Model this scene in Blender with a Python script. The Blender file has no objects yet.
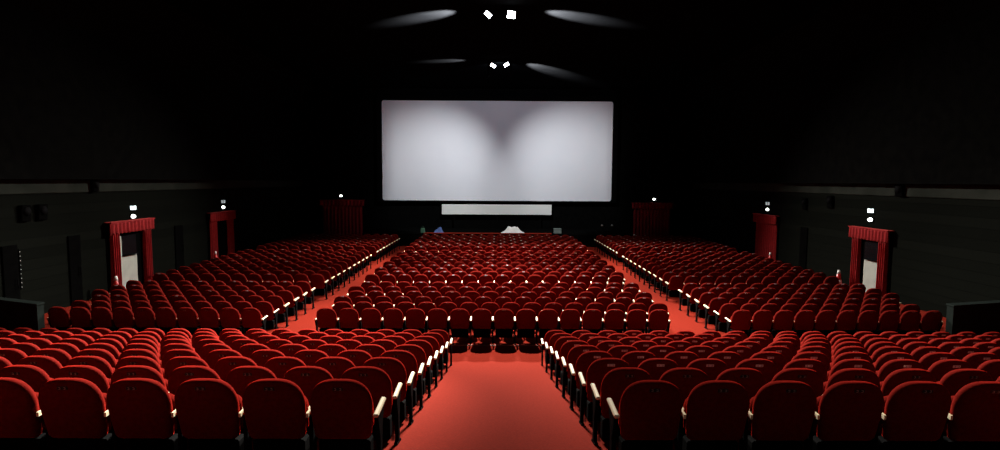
import bpy, math, random
from mathutils import Vector, Matrix
random.seed(7)
S = bpy.context.scene
COL = S.collection
PI = math.pi
F = 560.0            # focal length in pixels of the 1000 px wide frame
EYE = 4.08           # lens height over the level floor
PITCH_DOWN = math.radians(4.49)
def true(zc, drop):
    """ground distance of something seen at depth zc along the lens axis, drop below the lens"""
    return (zc - drop*math.sin(PITCH_DOWN))/math.cos(PITCH_DOWN)

# ------------------------------------------------------------------ materials
def nodes(name):
    m = bpy.data.materials.new(name); m.use_nodes = True
    return m, m.node_tree.nodes, m.node_tree.links, m.node_tree.nodes['Principled BSDF']

def rgb(c): return (c[0], c[1], c[2], 1.0)

def mat(name, c1, c2=None, rough=.6, scale=8, sheen=0, sheen_tint=None, bump=0, bump_scale=60, metal=0, spec=.5, sheen_rough=.4, stretch=(1, 1, 1)):
    m, N, L, b = nodes(name)
    b.inputs['Roughness'].default_value = rough
    b.inputs['Metallic'].default_value = metal
    b.inputs['Specular IOR Level'].default_value = spec
    tc = N.new('ShaderNodeTexCoord')
    mp = N.new('ShaderNodeMapping'); mp.inputs['Scale'].default_value = stretch
    L.new(tc.outputs['Object'], mp.inputs['Vector'])
    if c2 is None: c2 = c1
    nz = N.new('ShaderNodeTexNoise'); nz.inputs['Scale'].default_value = scale; nz.inputs['Detail'].default_value = 5
    L.new(mp.outputs['Vector'], nz.inputs['Vector'])
    cr = N.new('ShaderNodeValToRGB')
    cr.color_ramp.elements[0].position = .35; cr.color_ramp.elements[0].color = rgb(c1)
    cr.color_ramp.elements[1].position = .65; cr.color_ramp.elements[1].color = rgb(c2)
    L.new(nz.outputs['Fac'], cr.inputs['Fac'])
    L.new(cr.outputs['Color'], b.inputs['Base Color'])
    if sheen:
        b.inputs['Sheen Weight'].default_value = sheen
        b.inputs['Sheen Roughness'].default_value = sheen_rough
        b.inputs['Sheen Tint'].default_value = rgb(sheen_tint or c1)
    if bump:
        n2 = N.new('ShaderNodeTexNoise'); n2.inputs['Scale'].default_value = bump_scale
        L.new(mp.outputs['Vector'], n2.inputs['Vector'])
        bp = N.new('ShaderNodeBump'); bp.inputs['Strength'].default_value = bump; bp.inputs['Distance'].default_value = .01
        L.new(n2.outputs['Fac'], bp.inputs['Height'])
        L.new(bp.outputs['Normal'], b.inputs['Normal'])
    return m

def emit(name, col, strength):
    m, N, L, b = nodes(name)
    b.inputs['Base Color'].default_value = rgb((.8, .8, .8))
    b.inputs['Emission Color'].default_value = rgb(col)
    b.inputs['Emission Strength'].default_value = strength
    return m

def brick_mat(name, c1, c2, mortar):
    m, N, L, b = nodes(name)
    b.inputs['Roughness'].default_value = 1
    b.inputs['Specular IOR Level'].default_value = .01
    tc = N.new('ShaderNodeTexCoord'); mp = N.new('ShaderNodeMapping')
    mp.inputs['Rotation'].default_value = (PI/2, 0, PI/2)
    L.new(tc.outputs['Object'], mp.inputs['Vector'])
    bk = N.new('ShaderNodeTexBrick'); bk.inputs['Scale'].default_value = 1.6
    bk.inputs['Color1'].default_value = rgb(c1); bk.inputs['Color2'].default_value = rgb(c2); bk.inputs['Mortar'].default_value = rgb(mortar)
    bk.inputs['Mortar Size'].default_value = .012
    L.new(mp.outputs['Vector'], bk.inputs['Vector'])
    L.new(bk.outputs['Color'], b.inputs['Base Color'])
    return m

M = {}
M['velvet'] = mat('red_velvet', (.094, .0074, .0056), (.126, .0100, .0074), rough=.85, scale=30, sheen=.32, sheen_tint=(1, .03, .015), bump=.25, bump_scale=220, spec=0)
M['black'] = mat('black_enamel', (.0025, .0025, .0028), (.0035, .0033, .0036), rough=.8, scale=12, spec=.015)
M['black_plastic'] = mat('black_plastic', (.0012, .0012, .0013), (.0018, .0018, .002), rough=.9, scale=12, spec=.02)
M['cream'] = mat('cream_lacquered_wood', (.86, .70, .44), (.93, .79, .53), rough=.4, scale=5, stretch=(6, 1, 6))
M['plate_dark'] = mat('dark_plate', (.008, .010, .009), (.012, .014, .012), rough=.35, scale=20)
M['plate_lit'] = mat('lit_plate', (.74, .70, .70), (.82, .78, .78), rough=.4, scale=20)  # lighter copy of the plate, the light it catches put into the colour
M['plate_grey'] = mat('grey_plate', (.28, .25, .25), (.36, .32, .32), rough=.5, scale=20, spec=.2)
M['digit'] = mat('pale_enamel', (.50, .52, .50), (.60, .6, .58), rough=.4)
M['digit_dark'] = mat('dark_enamel', (.05, .03, .03), (.07, .04, .04), rough=.4)
M['carpet'] = mat('red_carpet', (.150, .0125, .0066), (.205, .0175, .0090), rough=1, scale=45, bump=.5, bump_scale=150, spec=.02)
M['wall'] = brick_mat('dark_wall_panels', (.0032, .0037, .0030), (.0044, .0050, .0040), (.0018, .0020, .0017))
M['wall_band'] = mat('grey_plaster_band', (.012, .014, .0115), (.020, .022, .0185), rough=1, scale=1.2, spec=.01)
M['black_wall'] = mat('black_acoustic_cloth', (.0022, .0022, .0022), (.0032, .0032, .003), rough=1, scale=3, spec=0)
M['ceiling'] = mat('black_ceiling', (.0015, .0015, .0016), (.0020, .0020, .0021), rough=1, scale=1.2, spec=0)
M['recess'] = mat('dark_recess', (.0015, .0015, .0015), (.002, .002, .002), rough=1, spec=0)
M['parapet'] = mat('dark_green_grey_paint', (.012, .016, .0145), (.016, .021, .019), rough=1, scale=4, spec=.01)
M['drape'] = mat('crimson_drape', (.22, .010, .013), (.29, .014, .016), rough=.85, scale=9, sheen=.4, sheen_tint=(1, .15, .12), spec=.15)
M['screen'] = mat('matte_white_screen', (.78, .78, .80), (.80, .80, .815), rough=.8, scale=.6, spec=.2)
M['strip'] = mat('off_white_board', (.74, .74, .69), (.78, .78, .73), rough=.7, scale=.8, spec=.2)
M['door'] = mat('pale_grey_green_paint', (.30, .31, .28), (.36, .37, .33), rough=.55, scale=3)
M['glass'] = mat('dark_glass', (.004, .004, .005), (.005, .005, .006), rough=.12)
M['steel'] = mat('dull_steel', (.30, .30, .29), (.36, .36, .35), rough=.4, metal=.8, scale=10)
M['grey_box'] = mat('grey_green_box', (.13, .16, .15), (.17, .20, .18), rough=.7, scale=6)
M['white_cloth'] = mat('white_cloth', (.84, .86, .84), (.9, .91, .89), rough=.85, scale=4)
M['blue_cloth'] = mat('blue_cloth', (.04, .075, .20), (.06, .10, .26), rough=.85, scale=9)
M['green_cloth'] = mat('green_cloth', (.03, .10, .06), (.06, .15, .09), rough=.85, scale=9)
M['red_paint'] = mat('red_paint', (.55, .02, .018), (.62, .03, .025), rough=.3, scale=5)
M['white_paint'] = mat('white_paint', (.78, .76, .74), (.82, .8, .78), rough=.4, scale=5)
M['lamp_bright'] = emit('bright_lamp_glass', (.86, .95, 1), 60)
M['lamp'] = emit('lamp_glass', (.9, .96, 1), 14)
M['sign_glow'] = emit('lit_sign_panel', (.78, .95, 1.0), 2.2)
M['sign_dim'] = emit('dim_sign_panel', (.75, .92, .95), .32)
M['diode_dim'] = emit('dim_diode', (.8, .9, .9), .10)
M['emergency_glow'] = emit('emergency_diffuser', (.92, .98, .93), 5.0)

# ------------------------------------------------------------------ mesh helpers
class MB:
    def __init__(self): self.v = []; self.f = []; self.m = []; self.s = []
    def add(self, vs, fs, mi=0, smooth=False):
        o = len(self.v); self.v += [tuple(p) for p in vs]
        for q in fs: self.f.append(tuple(i + o for i in q)); self.m.append(mi); self.s.append(smooth)
        return self
    def merge(self, other, off=(0, 0, 0), mi=None):
        o = len(self.v); ox, oy, oz = off
        self.v += [(x + ox, y + oy, z + oz) for x, y, z in other.v]
        self.f += [tuple(i + o for i in q) for q in other.f]
        self.m += [mi] * len(other.f) if mi is not None else other.m
        self.s += other.s
        return self
    def box(self, x0, x1, y0, y1, z0, z1, mi=0, bev=0, fn=None):
        b = min(bev, (x1-x0)*.45, (y1-y0)*.45, (z1-z0)*.45)
        if b <= 0:
            vs = [(x, y, z) for x in (x0, x1) for y in (y0, y1) for z in (z0, z1)]
            fs = [(0, 1, 3, 2), (4, 6, 7, 5), (0, 4, 5, 1), (2, 3, 7, 6), (0, 2, 6, 4), (1, 5, 7, 3)]
        else:
            vs = []; idx = {}
            for i, sx in enumerate((x0, x1)):
                for j, sy in enumerate((y0, y1)):
                    for k, sz in enumerate((z0, z1)):
                        dx = b if i == 0 else -b; dy = b if j == 0 else -b; dz = b if k == 0 else -b
                        for a, p in enumerate(((sx, sy+dy, sz+dz), (sx+dx, sy, sz+dz), (sx+dx, sy+dy, sz))):
                            idx[i, j, k, a] = len(vs); vs.append(p)
            fs = []
            g = lambda i, j, k, a: idx[i, j, k, a]
            for i in (0, 1): fs.append((g(i,0,0,0), g(i,1,0,0), g(i,1,1,0), g(i,0,1,0)) if i else (g(i,0,1,0), g(i,1,1,0), g(i,1,0,0), g(i,0,0,0)))
            for j in (0, 1): fs.append((g(0,j,0,1), g(0,j,1,1), g(1,j,1,1), g(1,j,0,1)) if j else (g(1,j,0,1), g(1,j,1,1), g(0,j,1,1), g(0,j,0,1)))
            for k in (0, 1): fs.append((g(0,0,k,2), g(1,0,k,2), g(1,1,k,2), g(0,1,k,2)) if k else (g(0,1,k,2), g(1,1,k,2), g(1,0,k,2), g(0,0,k,2)))
            for j in (0, 1):
                for k in (0, 1): fs.append((g(0,j,k,1), g(1,j,k,1), g(1,j,k,2), g(0,j,k,2)))
            for i in (0, 1):
                for k in (0, 1): fs.append((g(i,0,k,0), g(i,1,k,0), g(i,1,k,2), g(i,0,k,2)))
            for i in (0, 1):
                for j in (0, 1): fs.append((g(i,j,0,0), g(i,j,1,0), g(i,j,1,1), g(i,j,0,1)))
            for i in (0, 1):
                for j in (0, 1):
                    for k in (0, 1): fs.append((g(i,j,k,0), g(i,j,k,1), g(i,j,k,2)))
        if fn: vs = [fn(*p) for p in vs]
        return self.add(vs, fs, mi)
    def lathe(self, prof, n=20, c=(0, 0, 0), mi=0, axis='z', smooth=True):
        vs = []; fs = []
        for r, h in prof:
            for k in range(n):
                a = 2*PI*k/n
                p = {'z': (r*math.cos(a), r*math.sin(a), h), 'y': (r*math.cos(a), h, r*math.sin(a)), 'x': (h, r*math.cos(a), r*math.sin(a))}[axis]
                vs.append((p[0]+c[0], p[1]+c[1], p[2]+c[2]))
        for i in range(len(prof)-1):
            for k in range(n):
                fs.append((i*n+k, i*n+(k+1) % n, (i+1)*n+(k+1) % n, (i+1)*n+k))
        fs.append(tuple(range(n))[::-1]); fs.append(tuple((len(prof)-1)*n+k for k in range(n)))
        return self.add(vs, fs, mi, smooth)
    def tube(self, pts, r, n=8, mi=0):
        vs = []; fs = []
        P = [Vector(p) for p in pts]
        for i, p in enumerate(P):
            t = (P[min(i+1, len(P)-1)] - P[max(i-1, 0)]).normalized()
            up = Vector((0, 0, 1)) if abs(t.z) < .9 else Vector((1, 0, 0))
            a = t.cross(up).normalized(); b = t.cross(a)
            for k in range(n):
                q = p + (a*math.cos(2*PI*k/n) + b*math.sin(2*PI*k/n))*r
                vs.append(tuple(q))
        for i in range(len(P)-1):
            for k in range(n): fs.append((i*n+k, i*n+(k+1) % n, (i+1)*n+(k+1) % n, (i+1)*n+k))
        fs.append(tuple(range(n))); fs.append(tuple((len(P)-1)*n+k for k in range(n)))
        return self.add(vs, fs, mi, True)
    def prism(self, outline, lo, hi, axis='x', mi=0):
        n = len(outline)
        def P(a, b, h): return {'x': (h, a, b), 'y': (a, h, b), 'z': (a, b, h)}[axis]
        vs = [P(a, b, lo) for a, b in outline] + [P(a, b, hi) for a, b in outline]
        fs = [tuple(range(n))[::-1], tuple(range(n, 2*n))] + [(i, (i+1) % n, n+(i+1) % n, n+i) for i in range(n)]
        return self.add(vs, fs, mi)
    def mesh(self, name, mats):
        me = bpy.data.meshes.new(name)
        me.from_pydata(self.v, [], self.f)
        for k in mats: me.materials.append(M[k])
        me.polygons.foreach_set('material_index', self.m)
        me.polygons.foreach_set('use_smooth', self.s)
        me.validate(); me.update()
        import bmesh
        bm = bmesh.new(); bm.from_mesh(me); bmesh.ops.recalc_face_normals(bm, faces=bm.faces); bm.to_mesh(me); bm.free()
        return me
    def build(self, name, mats, parent=None, loc=(0, 0, 0)):
        if isinstance(mats, str): mats = [mats]
        o = bpy.data.objects.new(name, self.mesh(name, mats)); COL.objects.link(o)
        if parent: o.parent = parent
        o.location = loc
        return o

def tag(o, label, cat, group=None, kind=None):
    if label: o['label'] = label
    if cat: o['category'] = cat
    if group: o['group'] = group
    if kind: o['kind'] = kind
    return o
def thing(name, loc, label, cat, group=None, rotz=0):
    o = bpy.data.objects.new(name, None); COL.objects.link(o); o.empty_display_size = .1
    o.location = loc; o.rotation_euler = (0, 0, rotz)
    return tag(o, label, cat, group)
def structure(o): o['kind'] = 'structure'; return o

# ------------------------------------------------------------------ the seat
def pillow(outline, yc, thick, er, fn, puff_r=.012, puff_f=.03, nseg=4):
    """upholstered pad: closed outline (x, z), rounded edge of radius er, puffed faces, fn places (x, y, z)"""
    n = len(outline)
    cx = sum(p[0] for p in outline)/n; cz = sum(p[1] for p in outline)/n
    hw = max(abs(p[0]-cx) for p in outline); hh = max(abs(p[1]-cz) for p in outline)
    def ring(inset, y):
        out = []
        for x, z in outline:
            out.append((cx+(x-cx)*(1-inset/hw), y, cz+(z-cz)*(1-inset/hh)))
        return out
    rings = []
    y0, y1 = yc-thick/2, yc+thick/2
    rings.append(ring(hw*.55, y0-puff_r)); rings.append(ring(hw*.28, y0-puff_r*.8))
    for i in range(nseg+1):
        a = PI/2*i/nseg
        rings.append(ring(er*(1-math.sin(a)), y0+er*(1-math.cos(a))))
    for i in range(nseg+1):
        a = PI/2*(1-i/nseg)
        rings.append(ring(er*(1-math.sin(a)), y1-er*(1-math.cos(a))))
    rings.append(ring(hw*.28, y1+puff_f*.8)); rings.append(ring(hw*.55, y1+puff_f))
    vs = [p for r in rings for p in r]; fs = []
    R = len(rings)
    for i in range(R-1):
        for k in range(n): fs.append((i*n+k, i*n+(k+1) % n, (i+1)*n+(k+1) % n, (i+1)*n+k))
    c0 = len(vs); vs.append((cx, y0-puff_r*1.1, cz)); vs.append((cx, y1+puff_f*1.1, cz))
    for k in range(n):
        fs.append((c0, (k+1) % n, k)); fs.append((c0+1, (R-1)*n+k, (R-1)*n+(k+1) % n))
    return MB().add([fn(*p) for p in vs], fs, 0, True)

def back_outline(hw, zt, zb, q=12):
    pts = []
    zc = zt - .23
    for i in range(q*2+1):                       # arched top with broad shoulders
        a = PI*i/(q*2)
        c, s = math.cos(a), math.sin(a)
        pts.append((hw*math.copysign(abs(c)**(2/2.9), c), zc + (zt-zc)*abs(s)**(2/2.2)))
    r = .05                                      # small lower corners
    for sx in (-1, 1):
        for i in range(4):
            a = PI/2*i/3
            if sx < 0: pts.append((-(hw-.02)+r-r*math.cos(a), zb+r-r*math.sin(a)))
            else: pts.append(((hw-.02)-r+r*math.sin(a), zb+r-r*math.cos(a)))
    return pts

ARM = {0: .265, 1: .278}     # armrest offset from the seat's middle: between two seats, at a row's end
LEAN = .19
def lean(y0): return lambda x, y, z: (x, y + y0 - LEAN*(z-.53) + .10*x*x, z)

def backrest(q=12, seg=4):
    return pillow(back_outline(.250, .815, .285, q), 0, .095, .042, lean(-.108), nseg=seg)
def cushion(q=6, seg=3):
    def tip(x, y, z): return (x, y + .035 - .10*(z-.35), z)
    o = []
    for i in range(q*4):
        a = 2*PI*i/(q*4); c, s = math.cos(a), math.sin(a)
        o.append((.225*math.copysign(abs(c)**(2/4.5), c), .455 + .175*math.copysign(abs(s)**(2/4.0), s)))
    return pillow(o, 0, .10, .03, tip, .01, .015, seg)
def seat_base():
    """black pan and cross bar under the tipped-up cushion"""
    m = MB()
    m.box(-.212, .212, -.05, .085, .045, .262, 0, .015, lambda x, y, z: (x, y + .04*(.2-z), z))
    return m
def armrest(sx, end, bev=.010):
    m = MB(); x = sx*ARM[end]; hw = .022
    fn = lambda x, y, z: (x, y, z + .10*y - (.012 if y > .17 else 0))
    if end: m.box(x-hw, x+hw, -.145, .185, .505, .536, 0, bev, fn)
    else:                                         # narrow tail between two backrests
        q = [(-.009, -.128), (.009, -.128), (.009, -.046), (hw, -.040), (hw, .175), (hw-.008, .185), (-hw+.008, .185), (-hw, .175), (-hw, -.040), (-.009, -.046)]
        m.prism([(x+a, b) for a, b in q], .500, .536, 'z'); m.v = [fn(*p) for p in m.v]
    return m
def leg(sx, end, drop, slope):
    """side standard under the armrest: upper panel, post and foot plate"""
    m = MB(); x = sx*ARM[end]
    def g(y): return -drop - slope*y
    up = [(-.120, .492), (.12, .516)] if end else [(-.036, .499), (.12, .516)]
    rear = [(-.042, .30), (-.08, .38)] if end else [(-.036, .30), (-.036, .38)]
    out = up + [(.10, .46), (.055, .38), (.038, .28), (.035, g(.035)+.03), (.10, g(.10)+.022), (.10, g(.10)),
           (-.10, g(-.10)), (-.10, g(-.10)+.022), (-.035, g(-.035)+.03)] + rear
    m.prism(out, x-.017, x+.017)
    return m
def plate(high):
    """number plate on the rear face, or tilted on the rounded top edge of the back"""
    m = MB()
    if high:
        a = math.radians(24)
        def f(x, y, z): return (x, -.1525 - LEAN*.262 + y*math.cos(a) + z*math.sin(a), .790 - y*math.sin(a) + z*math.cos(a))
        z0 = 0
    else:
        z0 = .753
        def f(x, y, z): return (x, -.108 - .0475 - LEAN*(z+z0-.53) - .011 + y, z + z0)
    m.box(-.042, .042, -.004, .008, -.015, .015, 0, .003, f)
    for cx in (-.02, .02):                        # two worn numerals
        m.box(cx-.007, cx+.007, -.0052, -.003, .006, .009, 1, 0, f)
        m.box(cx+.004, cx+.007, -.0052, -.003, -.009, .009, 1, 0, f)
        m.box(cx-.007, cx+.007, -.0052, -.003, -.009, -.006, 1, 0, f)
    return m

ME = {}
ME['backrest'] = backrest().mesh('backrest', ['velvet'])
ME['seat_cushion'] = cushion().mesh('seat_cushion', ['velvet'])
ME['seat_base'] = seat_base().mesh('seat_base', ['black_plastic'])
ENDS = [(s, e) for s in (-1, 1) for e in (0, 1)]
for s, e in ENDS: ME['armrest', s, e] = armrest(s, e).mesh('armrest', ['cream'])
RAMP = .213
for k, (drop, slope) in {'ramp': (0, RAMP), 'flat': (.1, 0)}.items():
    for s, e in ENDS: ME['leg', k, s, e] = leg(s, e, drop, slope).mesh('leg', ['black'])
ME['plate', 0] = plate(0).mesh('number_plate', ['plate_dark', 'digit'])
ME['plate', 1] = plate(0).mesh('number_plate', ['plate_lit', 'digit_dark'])
ME['plate', 2] = plate(1).mesh('number_plate', ['plate_grey', 'digit_dark'])

PROTO = {}
def prototype(kind, arms, pale):
    """first seat of a kind, with its parts; later seats are copies of it"""
    r = bpy.data.objects.new('cinema_seat', None); COL.objects.link(r); r.empty_display_size = .1
    def part(n, me):
        o = bpy.data.objects.new(n, me); COL.objects.link(o); o.parent = r
    part('backrest', ME['backrest']); part('seat_cushion', ME['seat_cushion']); part('seat_base', ME['seat_base'])
    for s, e in arms:
        part('armrest', ME['armrest', s, e]); part('leg', ME['leg', kind, s, e])
    part('number_plate', ME['plate', pale])
    return r
def place_seat(x, y, z, kind, arms, pale, label, group):
    key = (kind, arms, pale)
    if key not in PROTO:
        r = prototype(*key); PROTO[key] = r
    else:
        p = PROTO[key]
        r = p.copy(); COL.objects.link(r)
        for ch in p.children:
            c = ch.copy(); COL.objects.link(c); c.parent = r
    r.location = (x, y, z)
    return tag(r, label, 'seat', group)

ORD = 'first second third fourth fifth sixth seventh eighth ninth tenth eleventh twelfth thirteenth fourteenth fifteenth sixteenth seventeenth eighteenth nineteenth twentieth'.split()

# sloping rear blocks, either side of the central aisle
NEAR = [true(z, 1.857+.21*(z-4.62)) for z in (4.62, 5.45, 6.30, 7.15, 8.02, 8.92, 9.82, 10.80, 11.85)]
def ramp_z(y): return max(0.0, 1.693 - RAMP*(y-NEAR[0]))
for s, side in ((-1, 'left'), (1, 'right')):
    gap = .538
    for i, d in enumerate(NEAR):
        n = int((500/F*d - .966)/gap + 1.02)
        row = 'backmost row' if i == 0 else ('foremost row' if i == len(NEAR)-1 else ORD[i]+' row from the back')
        for k in range(n):
            x = s*(.966 + .009 + gap*(k+.5))
            arms = ((-s, int(k == 0)),) + (((s, 1),) if k == n-1 else ())
            pale = 1 if (s > 0 and i >= 2) else 0
            if k == 0: lab = 'red aisle seat with bare cream armrest, %s, %s rear block' % (row, side)
            else: lab = 'red cinema seat, %s from central aisle, %s, %s rear block' % (ORD[k], row, side)
            place_seat(x, d, ramp_z(d), 'ramp', arms, pale, lab, 'seats of the sloping rear %s block' % side)

# level front blocks
ROWS = [true(z, 3.45) for z in [14.10+.742*i for i in range(6)] + [19.20+.745*i for i in range(10)] + [27.35+.76*i for i in range(9)]]
far = []
for i, d in enumerate(ROWS):
    sh = -.1 if i % 2 == 0 else .1
    for k in range(16):
        far.append((i, 'c', k, -8*.553 + .553*(k+.5) + sh, d, k == 15))
    n = 10 if i < 3 else 11
    for s in (-1, 1):
        for k in range(n): far.append((i, s, k, s*(5.86+.53*(k+.5)), d, k == n-1))
WORD = {0: 'backmost row', 1: 'second row from the back'}
rest = []
for i, b, k, x, d, last in far:
    if i > 1: rest.append((b, x, d, last, k == 0)); continue
    if b == 'c':
        lab = 'red cinema seat, %s from left, %s of central front block' % (ORD[k], WORD[i])
        place_seat(x, d, .1, 'flat', ((-1, 1),) + (((1, 1),) if last else ()), 2, lab, 'seats of the central front block')
    else:
        side = 'left' if b < 0 else 'right'
        if k == 0: lab = 'red aisle seat with cream armrest, %s of %s front block' % (WORD[i], side)
        else: lab = 'red cinema seat, %s from side aisle, %s of %s front block' % (ORD[k], WORD[i], side)
        place_seat(x, d, .1, 'flat', ((-b, int(k == 0)),) + (((b, 1),) if last else ()), 2 if b > 0 or k % 3 == 1 else 0, lab, 'seats of the %s front block' % side)

# all farther rows of the front blocks: one mass
mass = MB()
lb, lc, lbase = backrest(6, 2), cushion(3, 2), seat_base()
la = {q: armrest(*q, 0) for q in ENDS}; ll = {q: leg(*q, .1, 0) for q in ENDS}
lp = MB(); lp.merge(plate(1), mi=3)
def mass_mesh(items):
    import numpy as np
    parts = {}
    for s in (-1, 1):
        for pos in (0, 1, 2):                     # amid the row, first by the aisle, last of the row
            for pl in (0, 1):
                t = MB(); t.merge(lb, mi=0); t.merge(lc, mi=0); t.merge(lbase, mi=4)
                for q in ([(s, int(pos == 1))] + ([(-s, 1)] if pos == 2 else [])): t.merge(la[q], mi=1); t.merge(ll[q], mi=2)
                if pl: t.merge(lp, mi=3)
                parts[s, pos, pl] = t
    V = []; L = []; T = []; MI = []; SM = []; off = 0
    cache = {}
    for key, t in parts.items():
        v = np.array(t.v, dtype=np.float32)
        cache[key] = (v, np.concatenate([np.array(f) for f in t.f]), np.array([len(f) for f in t.f]), np.array(t.m), np.array(t.s))
    for b, x, d, last, first in items:
        s = -1 if b == 'c' else -b
        v, l, n, mi, sm = cache[s, 2 if last else int(first), int(random.random() < (.6 if b != -1 else .25))]
        V.append(v + np.array([x, d, .1], dtype=np.float32)); L.append(l+off); T.append(n); MI.append(mi); SM.append(sm); off += len(v)
    V = np.concatenate(V); L = np.concatenate(L); T = np.concatenate(T)
    me = bpy.data.meshes.new('distant_seats')
    me.vertices.add(len(V)); me.vertices.foreach_set('co', V.ravel())
    me.loops.add(len(L)); me.loops.foreach_set('vertex_index', L.astype(np.int32))
    me.polygons.add(len(T)); st = np.zeros(len(T), dtype=np.int32); st[1:] = np.cumsum(T)[:-1]
    me.polygons.foreach_set('loop_start', st); me.polygons.foreach_set('loop_total', T.astype(np.int32))
    for k in ('velvet', 'cream', 'black', 'plate_grey', 'black_plastic'): me.materials.append(M[k])
    me.polygons.foreach_set('material_index', np.concatenate(MI).astype(np.int32))
    me.polygons.foreach_set('use_smooth', np.concatenate(SM))
    me.update(calc_edges=True); me.validate()
    return me
o = bpy.data.objects.new('distant_seats', mass_mesh(rest)); COL.objects.link(o)
tag(o, 'rows upon rows of red seats filling the front blocks towards the screen', 'seats', None, 'stuff')

# ------------------------------------------------------------------ the hall
WX = 13.7; DW = 39.3; CEIL = EYE + 6.35
m = MB()
RE = NEAR[0] + 1.693/RAMP
ys = [-4.0, RE, DW+.3]
zs = [ -RAMP*(ys[0]-NEAR[0])+1.693, 0, 0]
out = list(zip(ys, zs)) + [(DW+.3, -.3), (-4, -.3)]
m.prism(out, -WX-.3, WX+.3)
structure(m.build('floor', 'carpet'))
m = MB()
m.box(-WX-.3, WX+.3, -4, DW+.3, CEIL, CEIL+.2)
structure(m.build('ceiling', 'ceiling'))
for s, side in ((-1, 'left'), (1, 'right')):
    x0, x1 = sorted((s*WX, s*(WX+.3)))
    structure(MB().box(x0, x1, -4, DW+.3, -.3, EYE-.45).build('wall_'+side, 'wall'))
    structure(MB().box(*sorted((s*(WX-.05), s*(WX+.3))), -4, DW, EYE-.45, EYE-.02, 0, .02).build('trim_%d' % (1 if s < 0 else 2), 'wall_band'))
    structure(MB().box(*sorted((s*(WX-.35), s*(WX+.3))), -4, DW+.3, EYE-.02, CEIL).build('wall_upper_'+side, 'black_wall'))
structure(MB().box(-WX, WX, DW, DW+.3, 0, CEIL).build('wall_front', 'black_wall'))
structure(MB().box(-WX, WX, -4.3, -4, -.3, CEIL).build('wall_rear', 'black_wall'))
# longitudinal black ceiling bulkheads where ceiling meets walls
for i, s in enumerate((-1, 1)):
    structure(MB().prism([(s*12.0, CEIL), (s*(WX-.35), CEIL), (s*(WX-.35), CEIL-1.6)], -4, DW, 'y').build('trim_%d' % (3+i), 'black_wall'))
# metal strip in the carpet behind the central front block
structure(MB().box(-4.6, 4.6, 13.62, 13.65, 0, .018, 0, .004).build('trim_5', 'steel'))
# low screening walls at the outer ends of the front blocks
for i, s in enumerate((-1, 1)):
    sl = .36 if s < 0 else .25
    ph = 1.08 if s < 0 else 1.15
    fn = lambda x, y, z: (s*x, y + (x-11.03)*sl, z)
    m = MB().box(11.03, WX-.36, 13.28, 13.48, 0, ph-.05, 0, 0, fn)
    m.box(11.01, WX-.36, 13.25, 13.51, ph-.05, ph, 0, .012, fn)
    structure(m.build('wall_parapet_%s' % ('left', 'right')[i], 'parapet'))
# stage platform in front of the screen
m = MB().box(-8.4, 8.4, 34.75, DW, 0, .78)
structure(m.build('floor_stage', 'black_wall'))
structure(MB().box(-4.6, 3.4, 34.71, 35.10, .78, .83, 0, .015).build('trim_6', 'carpet'))

# ------------------------------------------------------------------ screen
def rounded_rect(x0, x1, z0, z1, r, n=6):
    pts = []
    for cx, cz, a0 in ((x1-r, z1-r, 0), (x0+r, z1-r, PI/2), (x0+r, z0+r, PI), (x1-r, z0+r, 3*PI/2)):
        for i in range(n+1):
            a = a0 + PI/2*i/n; pts.append((cx+r*math.cos(a), cz+r*math.sin(a)))
    return pts
SD = 39.0
t = thing('projection_screen', (0, SD, EYE-1.37), 'huge blank white projection screen hanging on the black front wall', 'screen')
MB().prism(rounded_rect(-7.98, 7.92, 0, 6.85, .14), 0, .05, 'y').build('screen_surface', 'screen', t)
m = MB()
for b in ((-8.35, -8.0, -.12, 7.22), (7.94, 8.29, -.12, 7.22), (-8.0, 7.94, 6.87, 7.22), (-8.0, 7.94, -.12, -.02)):
    m.box(b[0], b[1], -.06, .12, b[2], b[3], 0, .02)
m.build('masking_frame', 'black_wall', t)
t = thing('white_board', (0, 38.85, EYE-2.33), 'long narrow off-white board below the large projection screen', 'board')
MB().box(-3.86, 3.76, 0, .05, 0, .70, 0, .008).build('board_face', 'strip', t)
m = MB()
for x in (-3.0, 0, 3.0): m.box(x-.04, x+.04, .0, .06, -.97, .0)
m.build('support', 'black_wall', t)

# ------------------------------------------------------------------ doors, drapes, signs
def pleats(w, h, n, depth, mi=0, hem=0, seed=0, thick=.03, taper=0):
    """pleated cloth hanging in x (0..w), z (0..h), real thickness"""
    rnd = random.Random(seed)
    N = n*8; ph = [rnd.uniform(-.6, .6) for _ in range(n+1)]
    vs = []; fs = []
    H = 6
    for side in (0, 1):
        for j in range(H+1):
            z = h*j/H
            for i in range(N+1):
                u = i/N
                a = 2*PI*n*u + ph[int(u*n)]*.3
                y = depth*.5*math.cos(a)*(1-.25*j/H) + (thick if side else 0)
                zz = z
                if j == 0: zz += hem*.5*(1-math.cos(2*PI*n*u))
                xx = w*u
                if taper: xx = w*.5 + (xx-w*.5)*(1-taper*math.sin(PI*min(1, j/H)))
                vs.append((xx, y, zz))
    K = (H+1)*(N+1)
    for side in (0, 1):
        for j in range(H):
            for i in range(N):
                a = side*K + j*(N+1)+i
                q = (a, a+1, a+N+2, a+N+1)
                fs.append(q if side == 0 else q[::-1])
    for j in range(H):
        for i in (0, N):
            a = j*(N+1)+i; fs.append((a, a+N+1, K+a+N+1, K+a))
    for i in range(N):
        for j in (0, H):
            a = j*(N+1)+i; fs.append((a, a+1, K+a+1, K+a))
    return MB().add(vs, fs, mi, True)

def shift(mb, dx, dy, dz, rot=0):
    c, s = math.cos(rot), math.sin(rot)
    mb.v = [(x*c-y*s+dx, x*s+y*c+dy, z+dz) for x, y, z in mb.v]; return mb

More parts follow.
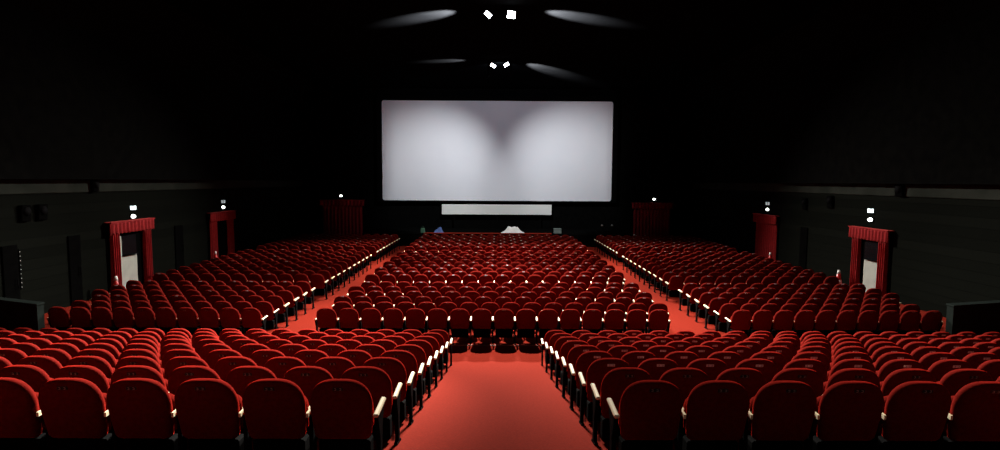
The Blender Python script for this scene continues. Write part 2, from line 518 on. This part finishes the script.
def doorway(idx, loc, rotz, width, height, style, side, label_d, leaf_flip=False):
    """local x along the wall, y into the room is negative, wall face at y = 0"""
    d = bpy.data.objects.new('door_%d' % idx, None); COL.objects.link(d); d.location = loc; d.rotation_euler = (0, 0, rotz); structure(d)
    w = width
    MB().box(-w/2, w/2, -.03, -.005, 0, height-.1).build('door_recess', 'recess', d)
    if style == 'open':
        a, b = (-.62, .30) if not leaf_flip else (-.30, .62)
        MB().box(a, b, -.10, -.035, .02, 1.28, 0, .01).build('door_panel', 'door', d)
        m = MB()
        e = (a, a+.09) if not leaf_flip else (b-.09, b)
        m.box(e[0], e[1], -.10, -.035, 1.28, 2.02)
        m.build('door_stile', 'door', d)
        MB().box(a, b, -.09, -.045, 1.28, 2.02).build('glass_pane', 'glass', d)
        m = MB(); m.tube([(a+.1, -.17, 1.30), (b-.02, -.17, 1.30)], .022); 
        for x in (a+.12, b-.06): m.box(x-.02, x+.02, -.17, -.10, 1.27, 1.33)
        m.build('push_bar', 'black', d)
    c = thing('door_curtain', loc, label_d, 'curtain', 'red curtains around the exit doors', rotz)
    pw = width/2
    if style == 'closed':
        shift(pleats(width*.92, height-.36, 11, .10, seed=idx), -width*.46, -.12, .03).build('drape', 'drape', c)
    else:
        dw = .42 if style == 'open' else .55
        shift(pleats(dw, height-.30, 4, .12, seed=idx), -pw+.08, -.15, .03).build('drape', 'drape', c)
        shift(pleats(dw, height-.30, 4, .12, seed=idx+9), pw-.08-dw, -.15, .03).build('drape', 'drape', c)
    shift(pleats(width+.10, .42, 12, .07, hem=.05, seed=idx+3), -pw-.05, -.24, height-.42).build('pelmet', 'drape', c)
    MB().box(-pw-.06, pw+.06, -.26, -.01, height-.005, height+.025).build('pelmet_board', 'drape', c)
    return d, c

def exit_lights(loc, rotz, zsign, zlamp, w, dim, where):
    if zsign:
        t = thing('exit_sign', (loc[0], loc[1], zsign), 'small glowing rectangular sign box on the wall above %s' % where, 'sign', 'glowing signs over the side doors', rotz)
        MB().box(-w/2, w/2, -.12, -.005, 0, .17, 0, .008).build('housing', 'black', t)
        m = MB(); m.box(-w/2+.012, w/2-.012, -.128, -.118, .012, .158)
        m.box(*sorted((-w/2-.004, -w/2+.004)), -.11, -.02, .012, .158)
        m.box(*sorted((w/2-.004, w/2+.004)), -.11, -.02, .012, .158)
        m.build('lit_panel', 'sign_dim' if dim else 'sign_glow', t)
    t = thing('emergency_lamp', (loc[0], loc[1], zlamp), 'oval white emergency lamp glowing on the wall over %s' % where, 'lamp', 'emergency lamps over the doors', rotz)
    MB().box(-.13, .13, -.035, -.005, 0, .17, 0, .01).build('back_plate', 'black', t)
    m = MB(); m.lathe([(.02, -.13), (.06, -.12), (.085, -.09), (.09, -.035)], 20, (0, 0, .085), 0, 'y')
    m.v = [(x*1.05, y, (z-.085)*.78+.085) for x, y, z in m.v]
    m.build('diffuser', 'emergency_glow', t)

# left wall faces +x: rotate local -y to +x ; right wall faces -x
RL, RR = PI/2, -PI/2
doorway(1, (-WX, 20.75, 0), RL, 2.40, 2.54, 'open', 'left', 'red curtain parted around a pale half-glazed door, left wall', False)
doorway(2, (WX, 20.25, 0), RR, 2.05, 2.42, 'open', 'right', 'red curtain parted around a pale half-glazed door, right wall', True)
doorway(3, (-WX, 27.6, 0), RL, 2.4, 2.48, 'dark', 'left', 'red curtain hanging open on a dark doorway, left wall', False)
doorway(4, (WX, 28.2, 0), RR, 2.3, 2.44, 'closed', 'right', 'red curtain drawn fully shut across a doorway, right wall', False)
doorway(5, (-10.85, DW-.01, 0), 0, 3.0, 2.70, 'closed', 'front', 'dim red curtain on the front wall, left of the screen', False)
doorway(6, (10.85, DW-.01, 0), 0, 2.8, 2.60, 'closed', 'front', 'dim red curtain on the front wall, right of the screen', False)
exit_lights((-WX, 21.0), RL, 2.92, 2.60, .18, False, 'the open door in the left wall')
exit_lights((WX, 20.38), RR, 2.99, 2.66, .18, False, 'the open door in the right wall')
exit_lights((-WX, 27.9), RL, 2.90, 2.62, .20, True, 'the dark doorway in the left wall')
exit_lights((WX, 28.2), RR, 2.94, 2.64, .20, True, 'the shut curtain in the right wall')
exit_lights((-10.95, DW), 0, None, 2.90, .2, False, 'the curtain left of the screen')
exit_lights((10.98, DW), 0, None, 2.78, .2, False, 'the curtain right of the screen')

# dark service doors low in the side walls, wall loudspeakers
def dark_door(idx, x, y, rotz, w, h):
    d = bpy.data.objects.new('door_%d' % idx, None); COL.objects.link(d); d.location = (x, y, 0); d.rotation_euler = (0, 0, rotz); structure(d)
    MB().box(-w/2, w/2, -.05, -.005, 0, h, 0, .01).build('door_panel', 'recess', d)
    MB().tube([(w/2-.12, -.10, .95), (w/2-.12, -.10, 1.25)], .012).build('door_handle', 'black', d)
dark_door(7, -WX, 15.65, RL, .50, 2.2)
dark_door(8, -WX, 18.05, RL, .50, 2.25)
dark_door(9, WX, 24.8, RR, .55, 2.1)
dark_door(10, -WX, 24.0, RL, .6, 2.1)
t = thing('strip_light', (-WX, 15.98, .9), 'faint vertical string of tiny lights beside a dark niche, left wall', 'light', None, RL)
MB().box(-.015, .015, -.03, -.004, 0, 1.15, 0, .004).build('backing', 'black', t)
for i in range(9):
    m = MB(); m.lathe([(.004, -.044), (.010, -.040), (.011, -.028)], 8, (0, 0, .06+.128*i), 0, 'y'); m.build('diode', 'diode_dim', t)
def speaker(x, y, z, rotz, w, h, label):
    t = thing('wall_loudspeaker', (x, y, z), label, 'loudspeaker', 'black loudspeakers on the side walls', rotz)
    MB().box(-w/2, w/2, -.14, -.005, 0, h, 0, .02, lambda a, b, c: (a, b + (.04 if c < h*.4 and b < -.08 else 0), c)).build('cabinet', 'recess', t)
    m = MB(); m.lathe([(w*.36, -.145), (w*.36, -.13)], 16, (0, 0, h*.62), 0, 'y'); m.build('speaker_cone', 'black', t)
speaker(-WX, 16.20, 2.84, RL, .34, .47, 'black loudspeaker on the left wall, closer of a pair')
speaker(-WX, 16.80, 2.84, RL, .34, .47, 'black loudspeaker on the left wall, farther of a pair')
speaker(-WX+.05, 19.0, EYE-.44, RL, .30, .40, 'black loudspeaker on the pale band above the left wall')
speaker(WX-.05, 18.9, EYE-.44, RR, .36, .40, 'black loudspeaker on the pale band above the right wall')
speaker(WX, 22.9, 3.05, RR, .34, .50, 'black loudspeaker beyond the open door in the right wall')
speaker(WX, 24.8, 2.9, RR, .30, .50, 'black loudspeaker midway between doors of the right wall')

# red and white cones standing by the doors
def cone(x, y, label):
    t = thing('safety_cone', (x, y, 0), label, 'cone', 'red and white cones by the doors')
    m = MB().box(-.17, .17, -.17, .17, 0, .03, 0, .01); m.build('base', 'red_paint', t)
    m = MB(); m.lathe([(.14, .03), (.042, .74)], 20); m.build('cone_body', 'red_paint', t)
    for z0, z1 in ((.24, .38), (.60, .745)):
        rr = lambda z: .14 - (z-.03)*.098/.71 + .004
        m = MB(); m.lathe([(rr(z0), z0), (rr(z1), z1)], 20); m.build('white_band', 'white_paint', t)
cone(-13.1, true(19.3, 3.4), 'red and white cone beside the open door of the left wall')
cone(13.1, true(21.4, 3.4), 'red and white cone beside the open door of the right wall')
cone(-13.1, true(26.1, 3.4), 'red and white cone by the dark doorway of the left wall')
cone(13.1, true(26.8, 3.4), 'red and white cone by the shut curtain of the right wall')
cone(8.75, 35.6, 'red and white cone near the front wall curtain, right of the stage')

# ------------------------------------------------------------------ things at the stage edge
def heap(w, d, h, seed, nx=26, ny=16):
    rnd = random.Random(seed); bumps = [(rnd.uniform(-.35, .35), rnd.uniform(-.25, .25), rnd.uniform(.5, 1), rnd.uniform(.10, .22)) for _ in range(6)]
    vs = []; fs = []
    for j in range(ny+1):
        for i in range(nx+1):
            u, v = i/nx-.5, j/ny-.5
            e = max(0, 1-(2*abs(u))**2.2)*max(0, 1-(2*abs(v))**2.4)
            z = .25*e**.5
            for bx, by, bh, br in bumps: z += bh*math.exp(-((u-bx)**2+(v-by)**2)/br**2)*.6*e**.4
            z += .06*math.sin(31*u+17*v+seed)*e
            k = 1+.10*math.sin(9*v+seed)
            vs.append((u*w*k, v*d*(1+.1*math.sin(7*u+seed)), max(z, 0)*h))
    for j in range(ny):
        for i in range(nx):
            a = j*(nx+1)+i; fs.append((a, a+1, a+nx+2, a+nx+1))
    K = len(vs)
    vs += [(x, y, -.004) for x, y, z in vs]
    for j in range(ny):
        for i in range(nx):
            a = K+j*(nx+1)+i; fs.append((a, a+nx+1, a+nx+2, a+1))
    rim = [i for i in range(nx+1)] + [(j+1)*(nx+1)-1 for j in range(1, ny+1)] + [ny*(nx+1)+i for i in range(nx-1, -1, -1)] + [j*(nx+1) for j in range(ny-1, 0, -1)]
    for a, b in zip(rim, rim[1:]+rim[:1]): fs.append((a, b, K+b, K+a))
    return MB().add(vs, fs, 0, True)
tag(heap(1.40, .8, .40, 3).build('white_sheet', 'white_cloth', None, (.98, 35.5, .785)), 'crumpled white sheet heaped on the stage edge below the screen', 'sheet')
tag(heap(.60, .5, .36, 5).build('blue_jacket', 'blue_cloth', None, (-3.72, 35.4, .785)), 'blue jacket lying crumpled on the left part of the stage edge', 'jacket')
t = thing('green_bag', (-4.72, 35.4, .78), 'small green bag standing left of the blue jacket at the stage', 'bag')
MB().box(-.13, .13, -.09, .09, 0, .30, 0, .03, lambda x, y, z: (x*(1.1-.5*z), y*(1-.8*z), z)).build('bag_body', 'green_cloth', t)
MB().tube([(-.07, 0, .28), (-.05, 0, .42), (.05, 0, .42), (.07, 0, .28)], .012).build('handle', 'green_cloth', t)
t = thing('grey_crate', (3.83, 35.5, .78), 'small grey crate standing on the stage right of the white sheet', 'crate')
m = MB(); m.box(-.23, .23, -.17, .17, 0, .26, 0, .012); m.build('crate_body', 'grey_box', t)
MB().box(-.245, .245, -.185, .185, .26, .31, 0, .012).build('lid', 'grey_box', t)
for x, w in ((6.85, 'closer to the screen centre'), (7.5, 'farther from the screen centre')):
    t = thing('stage_spotlight', (x, 36.2, .78), 'unlit grey stage spotlight on a floor stand, %s' % w, 'spotlight', 'unlit stage spotlights', -.5)
    m = MB(); m.lathe([(.14, 0), (.14, .02), (.02, .03), (.018, .36)], 14); m.build('stand', 'black', t)
    m = MB(); m.lathe([(.05, .14), (.09, .10), (.10, -.10), (.11, -.14)], 16, (0, 0, .45), 0, 'y'); m.build('lamp_housing', 'black', t)
    m = MB(); m.lathe([(.095, -.150), (.095, -.138)], 16, (0, 0, .45), 0, 'y'); m.build('lens', 'steel', t)

# ------------------------------------------------------------------ ceiling floodlights
def floodlight(px, py, h, w, ht, twist, mk, label, flap=0):
    zc = F*h/(181-py); x = (px-497.4)*zc/F; d = true(zc, -h)
    t = thing('ceiling_floodlight', (x, d, EYE+h), label, 'floodlight', 'lit floodlights on the ceiling')
    R = Matrix.Rotation(twist, 3, 'Y')
    pit = Matrix.Rotation(math.radians(16), 3, 'X')
    def place(mb):
        mb.v = [tuple(pit @ (R @ Vector(p))) for p in mb.v]; return mb
    m = MB().box(-w/2-.03, w/2+.03, .01, .16, -ht/2-.03, ht/2+.03, 0, .02, lambda a, b, c: (a*(1 if b < .1 else .6), b, c*(1 if b < .1 else .6)))
    place(m).build('housing', 'black', t)
    place(MB().box(-w/2, w/2, -.012, .012, -ht/2, ht/2, 0, .01)).build('lens', mk, t)
    m = MB(); m.tube([(-w/2-.05, .07, 0), (-w/2-.05, .09, .22), (w/2+.05, .09, .22), (w/2+.05, .07, 0)], .012)
    m.tube([(0, .09, .22), (0, .09, CEIL-EYE-h)], .018)
    m.build('yoke', 'black', t)
    if flap:  # added flap that keeps the screen beam off the front wall curtains
        m = MB(); q = [(.15, .14), (.275, .57), (.30, .57), (.17, .12)]
        m.prism([(flap*a, b) for a, b in q], -.50, .25, 'z')
        m.build('light_blocker', 'black', t)
    return Vector((x, d, EYE+h))
H = 6.0
L1 = floodlight(487.0, 15.0, H, .26, .15, math.radians(40), 'lamp', 'small lit ceiling floodlight left of the brightest floodlight')
L2 = floodlight(510.3, 15.0, H, .28, .24, math.radians(8), 'lamp_bright', 'brightest ceiling floodlight, glaring white high above the seats')
L3 = floodlight(492.3, 66.0, H, .26, .15, math.radians(30), 'lamp', 'lit ceiling floodlight of the pair closer to the screen, left one', -1)
L4 = floodlight(505.6, 65.0, H, .26, .15, math.radians(-30), 'lamp', 'lit ceiling floodlight of the pair closer to the screen, right one', 1)

def spot(name, loc, target, watts, deg, blend, col=(1, 1, 1), size=.12):
    l = bpy.data.lights.new(name, 'SPOT'); l.energy = watts; l.spot_size = math.radians(deg); l.spot_blend = blend
    l.color = col; l.shadow_soft_size = size
    o = bpy.data.objects.new(name, l); COL.objects.link(o); o.location = loc
    o.rotation_euler = (Vector(target)-Vector(loc)).to_track_quat('-Z', 'Y').to_euler()
    return o
def area(name, loc, target, watts, sx, sy, col=(1, 1, 1)):
    l = bpy.data.lights.new(name, 'AREA'); l.shape = 'RECTANGLE'; l.size = sx; l.size_y = sy; l.energy = watts; l.color = col
    o = bpy.data.objects.new(name, l); COL.objects.link(o); o.location = loc
    o.rotation_euler = (Vector(target)-Vector(loc)).to_track_quat('-Z', 'Y').to_euler()
    return o
WARM = (1, .93, .84); COOL = (.90, .95, 1)
off = Vector((0, -.25, -.05))
spot('flood_beam_rear_left', L2+off, (-6.6, 5.5, 1.0), 84000, 42, .75, WARM, .16)
spot('flood_beam_rear_right', L1+off, (7.0, 6.0, 1.0), 34000, 46, .9, WARM, .12)
spot('flood_beam_centre', L1+off, (0, 15.5, 0), 20000, 84, .9, WARM, .12)
spot('flood_beam_front', L3+off, (-4.8, 20.5, 0), 21000, 96, .9, WARM, .12)
spot('flood_beam_front_right', L4+off, (5.2, 20.5, 0), 21000, 96, .9, WARM, .12)
spot('flood_beam_side_left', L2+off, (-9.5, 14.5, .8), 11000, 46, .9, WARM, .12)
spot('flood_beam_side_right', L1+off, (9.5, 14.5, .8), 9000, 46, .9, WARM, .12)
spot('flood_beam_down', (L3+L4)/2+Vector((0, 0, -.3)), (0, 31.0, 0), 2400, 104, 1, WARM, .12)
up = Vector((0, .25, .0))
spot('screen_beam_left', L3+up, (-5.2, 39, EYE-1.0), 3900, 68, 1, COOL, .03)
spot('screen_beam_right', L4+up, (6.0, 39, EYE-.9), 3900, 67, 1, COOL, .03)
spot('screen_wash', (L3+L4)/2+up, (0, 39, EYE+3), 640, 100, .3, (.62, .82, 1), .03)
# side spill grazing the ceiling
dn = Vector((0, .1, -.50))
spot('ceiling_spill_left', L1+dn+Vector((-.2, 0, 0)), (-2.3, 22.0, EYE+6.3), 66000, 27, .9, COOL, .05)
spot('ceiling_spill_right', L2+dn+Vector((.2, 0, 0)), (2.5, 21.9, EYE+6.3), 64000, 27, .9, COOL, .05)
spot('ceiling_spill_far_right', L4+dn+Vector((.3, 0, 0)), (2.3, 31.8, EYE+6.3), 68000, 26, .9, COOL, .05)
spot('ceiling_spill_far_left', L3+dn+Vector((-.3, 0, 0)), (-2.4, 30.3, EYE+6.3), 12000, 26, .9, COOL, .05)
# dim fill lights added behind the camera to lift seat backs and plates
area('rear_fill_right', (5.5, -2.5, EYE+3.0), (6.5, 9, 1), 16, 3.0, 1.0, WARM)
area('rear_fill', (-6.5, -2.5, EYE+3.0), (-2, 8, 1), 22, 3.0, 1.0, WARM)

w = bpy.data.worlds.new('world'); S.world = w; w.use_nodes = True
w.node_tree.nodes['Background'].inputs['Color'].default_value = (.5, .55, .5, 1)
w.node_tree.nodes['Background'].inputs['Strength'].default_value = .002

# ------------------------------------------------------------------ camera
c = bpy.data.cameras.new('camera'); co = bpy.data.objects.new('camera', c); COL.objects.link(co)
c.sensor_width = 36; c.lens = F/1000*36; c.clip_end = 200; c.clip_start = .05
R = Matrix.Rotation(math.radians(-.27), 4, 'Z') @ Matrix.Rotation(math.radians(90-4.49), 4, 'X') @ Matrix.Rotation(math.radians(.32), 4, 'Z')
co.matrix_world = Matrix.Translation((0, 0, EYE)) @ R
S.camera = co
S.view_settings.view_transform = 'Standard'; S.view_settings.look = 'None'
S.view_settings.gamma = 1; S.view_settings.exposure = 0; S.view_settings.use_curve_mapping = False
S.cycles.use_denoising = True
S.cycles.max_bounces = 6
S.cycles.diffuse_bounces = 2
